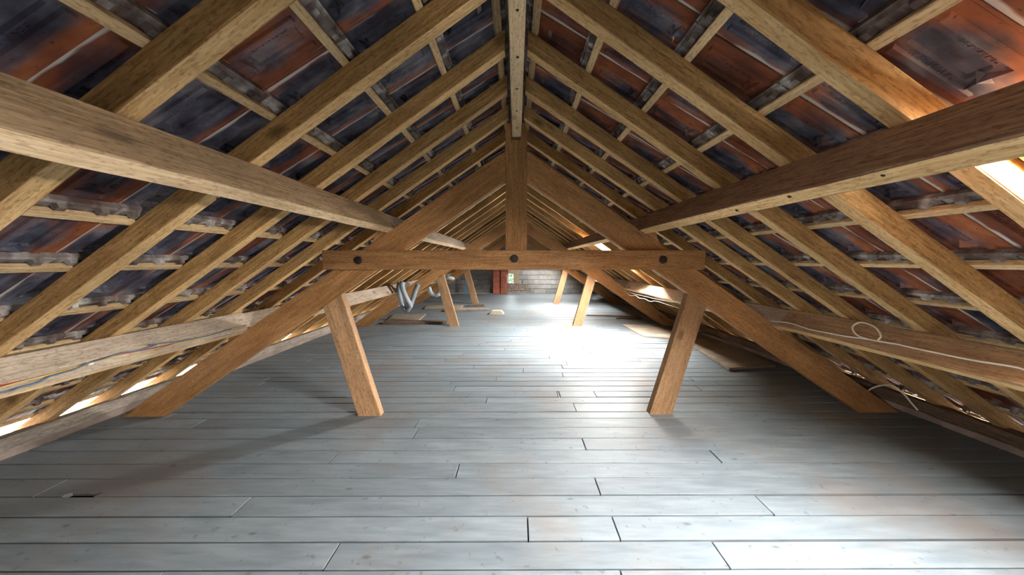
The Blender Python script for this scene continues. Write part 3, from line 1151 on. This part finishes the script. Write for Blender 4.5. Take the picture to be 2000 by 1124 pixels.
# ------------------------------------------------------------------ far gable wall: blocks, stones, plaster, window, flue
rw = random.Random(21)
WY = Y_FAR
wall = empty('wall_far', (0, WY, 0))
tag(wall, kind='structure')
WIN = (-0.345, -0.095, 0.445, 0.885)         # x0 x1 z0 z1


def wx(px):
    return on_y(px, 550, WY).x


def wz(py):
    return on_y(1000, py, WY).z


def in_gable(x, z):
    return z < K_RAFTER + 0.05 - T * abs(x)


# mortar core with a hole for the window
core = []
cv, cf = [], []


def core_poly(poly):
    o = len(cv)
    n = len(poly)
    for y in (0.03, 0.30):
        cv.extend([(x, y, z) for x, z in poly])
    cf.append(tuple(o + k for k in range(n)))
    cf.append(tuple(o + n + k for k in reversed(range(n))))
    for k in range(n):
        j = (k + 1) % n
        cf.append((o + k, o + n + k, o + n + j, o + j))


gz = lambda x: K_RAFTER + 0.12 - T * abs(x)
core_poly([(-4.1, -0.2), (WIN[0], -0.2), (WIN[0], gz(WIN[0])), (-4.1, gz(4.1))])
core_poly([(WIN[0], -0.2), (WIN[1], -0.2), (WIN[1], WIN[2]), (WIN[0], WIN[2])])
core_poly([(WIN[0], WIN[3]), (WIN[1], WIN[3]), (WIN[1], gz(WIN[1])), (WIN[0], gz(WIN[0]))])
core_poly([(WIN[1], -0.2), (4.1, -0.2), (4.1, gz(4.1)), (0, gz(0)), (WIN[1], gz(WIN[1]))])
fix_normals(put('mortar_core', mesh_from('mortar_core', cv, cf, 'mortar'), wall))


def break_x(z):
    """the ragged edge where the old rubble wall meets the new blocks"""
    return 0.13 if z > 0.62 else 0.13 + (0.62 - z) * 1.0


BW, BH = 0.50, 0.205
row = 0
z = 0.0
while z < 2.6:
    x = -4.2 + (row % 2) * BW / 2
    while x < 4.0:
        a, b = x + 0.006, x + BW - 0.006
        x += BW
        for lo, hi in ((-4.2, -1.02), (break_x(z + BH / 2), 4.0)) if z < 1.25 else ((-4.2, 4.0),):
            aa, bb = max(a, lo), min(b, hi)
            if bb - aa < 0.06:
                continue
            if not in_gable((aa + bb) / 2, z + BH):
                continue
            me = box_mesh('block', (bb - aa, 0.05, BH - 0.012), 'block', 0.006)
            put('block', me, wall, Matrix.Translation(((aa + bb) / 2, 0.022 + rw.uniform(-0.006, 0.006), z + BH / 2)))
    z += BH
    row += 1
# plaster reveal around the window and rubble below it
for (x0, x1, z0, z1) in ((WIN[1], 0.135, 0.44, 1.25), (WIN[0] - 0.02, WIN[1], WIN[3], 1.25)):
    put('plaster_patch', box_mesh('plaster_patch', (x1 - x0, 0.05, z1 - z0), 'plaster', 0.01), wall, Matrix.Translation(((x0 + x1) / 2, 0.02, (z0 + z1) / 2)))
z = 0.02
while z < 0.42:
    hh = rw.uniform(0.07, 0.11)
    x = -0.39
    while x < break_x(z + 0.05) + 0.05:
        ww = rw.uniform(0.09, 0.17)
        n = 7
        V = [(0, -0.02, 0)]
        for k in range(n):
            a = 2 * math.pi * k / n
            rr = rw.uniform(0.82, 1.05)
            V.append((ww * 0.46 * rr * math.cos(a), -0.012, hh * 0.45 * rr * math.sin(a)))
        for k in range(n):
            a = 2 * math.pi * k / n
            V.append((V[k + 1][0] * 1.1, 0.04, V[k + 1][2] * 1.1))
        Fc = [(0, 1 + k, 1 + (k + 1) % n) for k in range(n)] + [(1 + k, 1 + n + k, 1 + n + (k + 1) % n, 1 + (k + 1) % n) for k in range(n)]
        fix_normals(put('stone', mesh_from('stone', V, Fc, 'stone'), wall, Matrix.Translation((x + ww / 2, 0.012, z + hh / 2))))
        x += ww
    z += hh
# small window
w1 = empty('window_1', ((WIN[0] + WIN[1]) / 2, WY + 0.2, WIN[2]))
tag(w1, 'small window in the gable wall with foliage outside', 'window', kind='structure')
ww, wh = WIN[1] - WIN[0], WIN[3] - WIN[2]
for (sx, sz, ox, oz) in ((0.022, wh, -ww / 2 + 0.011, wh / 2), (0.022, wh, ww / 2 - 0.011, wh / 2), (ww, 0.022, 0, 0.011), (ww, 0.022, 0, wh - 0.011)):
    put('window_frame', box_mesh('window_frame', (sx, 0.04, sz), 'sky_frame'), w1, Matrix.Translation((ox, 0, oz)))
put('pane', box_mesh('pane', (ww - 0.03, 0.005, wh - 0.03), 'glass', 0.001), w1, Matrix.Translation((0, 0.01, wh / 2)))
# flue of red clay blocks
fl = empty('chimney_flue', (0, WY - 0.262, 0))
tag(fl, 'twin flue of red clay blocks standing against the gable wall', 'chimney')
for (x0, x1) in ((-1.005, -0.715), (-0.675, -0.405)):
    z = 0.0
    k = 0
    while z < 2.2:
        hh = 0.235 + 0.02 * ((k + (x0 < -0.8)) % 2)
        if z + hh < K_RAFTER - 0.1 - T * 1.0:
            put('flue_block', box_mesh('flue_block', (x1 - x0 - 0.004, 0.24, hh - 0.008), 'brick', 0.008), fl, Matrix.Translation(((x0 + x1) / 2 + rw.uniform(-.004, .004), 0.12, z + hh / 2)))
        z += hh
        k += 1
put('dark_gap_strip', box_mesh('dark_gap_strip', (0.05, 0.18, 1.9), 'under', 0.002), fl, Matrix.Translation((-0.695, 0.13, 0.95)))  # dark gap between the flue columns, painted as a near-black strip

# gable wall behind the viewpoint
wn_ = mesh_from('wall_near', [(-4.1, 0, -0.2), (4.1, 0, -0.2), (4.1, 0, gz(4.1)), (0, 0, gz(0)), (-4.1, 0, gz(4.1)), (-4.1, -0.2, -0.2), (4.1, -0.2, -0.2), (4.1, -0.2, gz(4.1)), (0, -0.2, gz(0)), (-4.1, -0.2, gz(4.1))],
                [(4, 3, 2, 1, 0), (5, 6, 7, 8, 9), (0, 1, 6, 5), (1, 2, 7, 6), (2, 3, 8, 7), (3, 4, 9, 8), (4, 0, 5, 9)], 'block')
tag(put('wall_near', wn_, None, Matrix.Translation((0, Y_BACK + 0.02, 0))), kind='structure')

# ------------------------------------------------------------------ wires on the low purlins
def on_purlin_face(px, py, side, lift):
    c, dn, nn = purlin_corner(side, 'l')
    return on_plane(px, py, dn, c) - dn * lift


def zl(pts, ox, oy, s):
    return [(ox + a / s, oy + b / s) for a, b in pts]


red = zl([(-60, 930), (0, 915), (250, 860), (430, 815), (620, 770), (790, 715), (850, 690), (1050, 635), (1180, 610)], 0, 560, 4.683) + zl([(0, 583), (90, 575), (200, 555), (330, 527), (420, 507), (560, 482), (780, 412), (930, 374)], 240, 540, 3.877)[1:]
yel = zl([(-60, 955), (0, 937), (200, 880), (430, 822), (640, 765), (790, 722), (960, 682), (1150, 650), (1405, 605)], 0, 560, 4.683) + zl([(250, 570), (380, 522), (550, 486), (740, 428), (900, 384)], 240, 540, 3.877)
blu = zl([(-60, 1000), (70, 980), (160, 945), (310, 905), (420, 850), (520, 820), (640, 785), (790, 720), (900, 690), (1100, 625), (1240, 605), (1405, 550)], 0, 560, 4.683) + zl([(180, 535), (340, 515), (440, 500), (600, 470), (800, 412)], 240, 540, 3.877)
for pts, mt, r, lab, lift in ((red, 'red_wire', 0.0035, 'thin red wire running along the dusty low purlin', 0.0095),
                              (yel, 'yellow_wire', 0.003, 'thin yellow wire running along the dusty low purlin', 0.017),
                              (blu, 'blue_wire', 0.004, 'thin grey-blue wire sagging along the dusty low purlin', 0.0255)):
    thing_mesh('wire', tube_mesh('wire', [on_purlin_face(px, py, -1, lift) for px, py in pts], r, mt, 6, sub=4), lab, 'wire', 'coloured wires on the low purlin')
cl = on_purlin_face(173, 712.7, -1, 0.012)
c, dn, nn = purlin_corner(-1, 'l')
thing_mesh('cable_clip', box_mesh('cable_clip', (0.022, 0.018, 0.016), 'white_clip', 0.004), 'small white clip pinning the coloured wires to the purlin', 'clip').matrix_basis = frame4(cl, (0, 1, 0), -dn)
wht = zl([(165, 343), (320, 358), (470, 405), (620, 435), (750, 460), (900, 480), (1080, 512)], 1460, 540, 3.877) + zl([(250, 535), (450, 580), (900, 675), (1300, 740), (1405, 765), (1520, 795)], 1700, 560, 4.683)
main_cable = thing_mesh('cable', tube_mesh('cable', [on_purlin_face(px, py, 1, 0.010) for px, py in wht], 0.0055, 'white_wire', 7, sub=4), 'white cable with a spare loop, pinned along the brown low purlin', 'cable')
loop = zl([(1000, 492), (1022, 468), (1010, 430), (970, 388), (900, 362), (845, 362), (808, 390), (815, 425), (850, 458), (920, 484)], 1460, 540, 3.877)
put('spare_loop', tube_mesh('spare_loop', [on_purlin_face(px, py, 1, 0.014) for px, py in loop], 0.0055, 'white_wire', 7, sub=4), main_cable)


def on_bay1(px, py, side, lift):
    c, dn, nn = purlin_corner(side, 'l')
    return on_plane(px, py, dn, c - nn * 0.012) - dn * lift


for pts, lab in ((zl([(0, 620), (80, 690), (160, 690), (200, 725), (280, 735), (350, 770), (440, 768), (560, 805), (700, 850), (760, 855)], 1220, 480, 7.025), 'dusty pale wire drooping below the low purlin near the lit skylight'),
                 (zl([(60, 640), (130, 665), (300, 705), (420, 735), (600, 770), (780, 800)], 1220, 480, 7.025), 'thin pale wire stretched along the purlin above the drooping one')):
    thing_mesh('wire', tube_mesh('wire', [on_bay1(px, py, 1, 0.01) for px, py in pts], 0.0045, 'dust_wire', 6, sub=4), lab, 'wire')
thing_mesh('cable', tube_mesh('cable', [on_plane(px, py, (1, 0, 0), (3.45, 0, 0)) for px, py in ((1690, 770), (1703, 759), (1725, 753), (1745, 755), (1765, 770), (1782, 790), (1793, 802))], 0.007, 'white_wire', 6, sub=4),
           'grey cable arching out of the dark eaves below the skylight slope', 'cable')

# ------------------------------------------------------------------ ducts
def hose(pts, y, r, mat, lab, sub=18):
    return thing_mesh('duct_hose', tube_mesh('duct_hose', [on_y(px, py, y + dy) for px, py, dy in pts], r, mat, 12, ribs=0.82, sub=sub), lab, 'duct hose')


hose([(787, 552, 0.03), (785, 557, 0.0), (788, 570, -.02), (794, 584, -.02), (799, 593, 0), (801, 600, .05)], 6.02, 0.056, 'duct', 'ribbed grey duct hose slung over the purlin, inner run of the V')
hose([(782, 552, 0.0), (779, 560, 0.0), (781, 580, 0.0), (787, 598, 0.0), (794, 607, 0), (801, 598, 0), (807, 582, 0.02), (812, 566, 0.02), (817, 556, 0.03)], 6.16, 0.052, 'duct', 'smooth grey duct hose hanging in a deep V from the purlin')
hose([(838, 563, 0.1), (841, 572, 0), (849, 577, 0), (857, 575, 0), (861, 566, 0.1), (862, 556, .2)], 8.9, 0.065, 'duct_white', 'pale duct hose sagging below the second truss')
hose([(846, 549, 0.0), (856, 546, 0.0), (866, 544, 0.0), (876, 543, 0.0), (886, 546, 0.1)], 8.75, 0.065, 'duct_white', 'pale duct hose strung beside the low purlin towards the third truss')
# blue plastic strip hanging by the gable wall
q = [on_y(px, py, 13.2) for px, py in ((909, 543), (914, 545), (912, 576), (905, 577))]
V = [tuple(p) for p in q] + [(p.x, p.y + 0.03, p.z) for p in q]
fix_normals(thing_mesh('plastic_sheet', mesh_from('plastic_sheet', V, [(0, 1, 2, 3), (7, 6, 5, 4), (0, 4, 5, 1), (1, 5, 6, 2), (2, 6, 7, 3), (3, 7, 4, 0)], 'blue'), 'narrow blue plastic sheet hanging beside the gable wall', 'plastic sheet'))

# ------------------------------------------------------------------ loose things on the floor
def slab(name, px_pts, z0, thick, mat, lab, cat):
    P = [on_z(px, py, z0 + thick) for px, py in px_pts]
    n = len(P)
    c = sum(P, Vector()) / n
    V = [(p.x - c.x, p.y - c.y, 0) for p in P] + [(p.x - c.x, p.y - c.y, thick) for p in P]
    Fc = [tuple(reversed(range(n))), tuple(n + k for k in range(n))] + [(k, (k + 1) % n, n + (k + 1) % n, n + k) for k in range(n)]
    o = thing_mesh(name, mesh_from(name, V, Fc, mat), lab, cat)
    o.matrix_basis = Matrix.Translation((c.x, c.y, z0))
    return fix_normals(o)


slab('plywood_panel', [(757, 625), (770, 614), (832, 613), (818, 625)], 0.003, 0.03, 'loose', 'flat plywood panel lying on the floor below the hanging duct', 'panel')
slab('plank', [(748, 630), (752, 626), (872, 626), (873, 628.5)], 0.003, 0.055, 'dark_board', 'dark narrow plank lying across the floor before the second truss', 'plank')
slab('plywood_panel', [(828, 603), (835, 597), (905, 596), (900, 603)], 0.003, 0.03, 'loose', 'thin panel lying on the floor by the third truss', 'panel')
slab('plank', [(868, 606), (872, 603), (955, 602), (957, 604)], 0.003, 0.05, 'loose', 'brown plank lying at the foot of the third truss', 'plank')
slab('plank', [(913, 597), (914, 595.5), (945, 595), (946, 596.5)], 0.003, 0.04, 'dark_board', 'short dark batten end on the floor by the third truss', 'plank')
slab('floor_panel', [(1215, 634), (1256, 656), (1312, 661), (1330, 650), (1270, 636)], 0.003, 0.018, 'loose', 'flat loose panel on the floor under the skylight slope', 'panel')
slab('plank', [(1145, 616), (1146, 614.5), (1250, 617), (1250, 619)], 0.003, 0.02, 'dark_board', 'thin dark batten on the floor beside the second truss strut', 'plank')
slab('plank', [(1203, 622), (1212, 619.5), (1255, 621), (1252, 623)], 0.003, 0.02, 'dark_board', 'short dark stick on the floor in the shaded eaves', 'plank')
slab('wide_board', [(1424, 719), (1316, 650), (1380, 648), (1515, 713)], 0.012, 0.035, 'loose', 'wide grey board lying skewed on the floor in the eaves', 'board')
slab('plank', [(1104, 637), (1107, 634.5), (1118, 634.5), (1118, 637)], 0.003, 0.018, 'strut', 'wood scrap at the foot of the second truss strut', 'plank')
# beige block with sloping sides
q0, q1 = on_z(955, 615), on_z(984, 615)
bw = q1.x - q0.x
V = [(0, 0, 0), (bw, 0, 0), (bw, 0.24, 0), (0, 0.24, 0), (bw * .2, 0.03, 0.095), (bw * .8, 0.03, 0.095), (bw * .84, 0.22, 0.095), (bw * .2, 0.22, 0.095)]
o = fix_normals(thing_mesh('insulation_block', mesh_from('insulation_block', V, [(3, 2, 1, 0), (4, 5, 6, 7), (0, 1, 5, 4), (1, 2, 6, 5), (2, 3, 7, 6), (3, 0, 4, 7)], 'foam'), 'small beige block with sloping sides alone on the floor', 'block'))
o.matrix_basis = Matrix.Translation((q0.x, q0.y, 0.002))

# ------------------------------------------------------------------ tree outside the gable window
rt = random.Random(77)
V, Fc = [], []
for k in range(900):
    d = Vector((rt.gauss(0, 1), rt.gauss(0, 1), rt.gauss(0, 1))).normalized() * rt.uniform(0.5, 1.0)
    p = Vector((d.x * 0.75, d.y * 0.7, d.z * 0.9))
    a = Vector((rt.uniform(-1, 1), rt.uniform(-1, 1), rt.uniform(-1, 1))).normalized() * 0.10
    b = a.cross(Vector((rt.uniform(-1, 1), rt.uniform(-1, 1), rt.uniform(-1, 1)))).normalized() * 0.06
    o0 = len(V)
    V += [p - a, p + b, p + a, p - b]
    Fc.append((o0, o0 + 1, o0 + 2, o0 + 3))
tree = empty('garden_tree', (-0.45, 19.5, -2.7))
tag(tree, 'leafy green tree outside the small gable window', 'tree')
crown = put('crown', mesh_from('crown', V, Fc, 'leaf'), tree, Matrix.Translation((0, 0, 2.7)))
put('trunk', tube_mesh('trunk', [(0, 0, 0), (0.03, 0, 1.2), (0, 0.02, 2.6)], 0.07, 'dark_board', 8), tree)
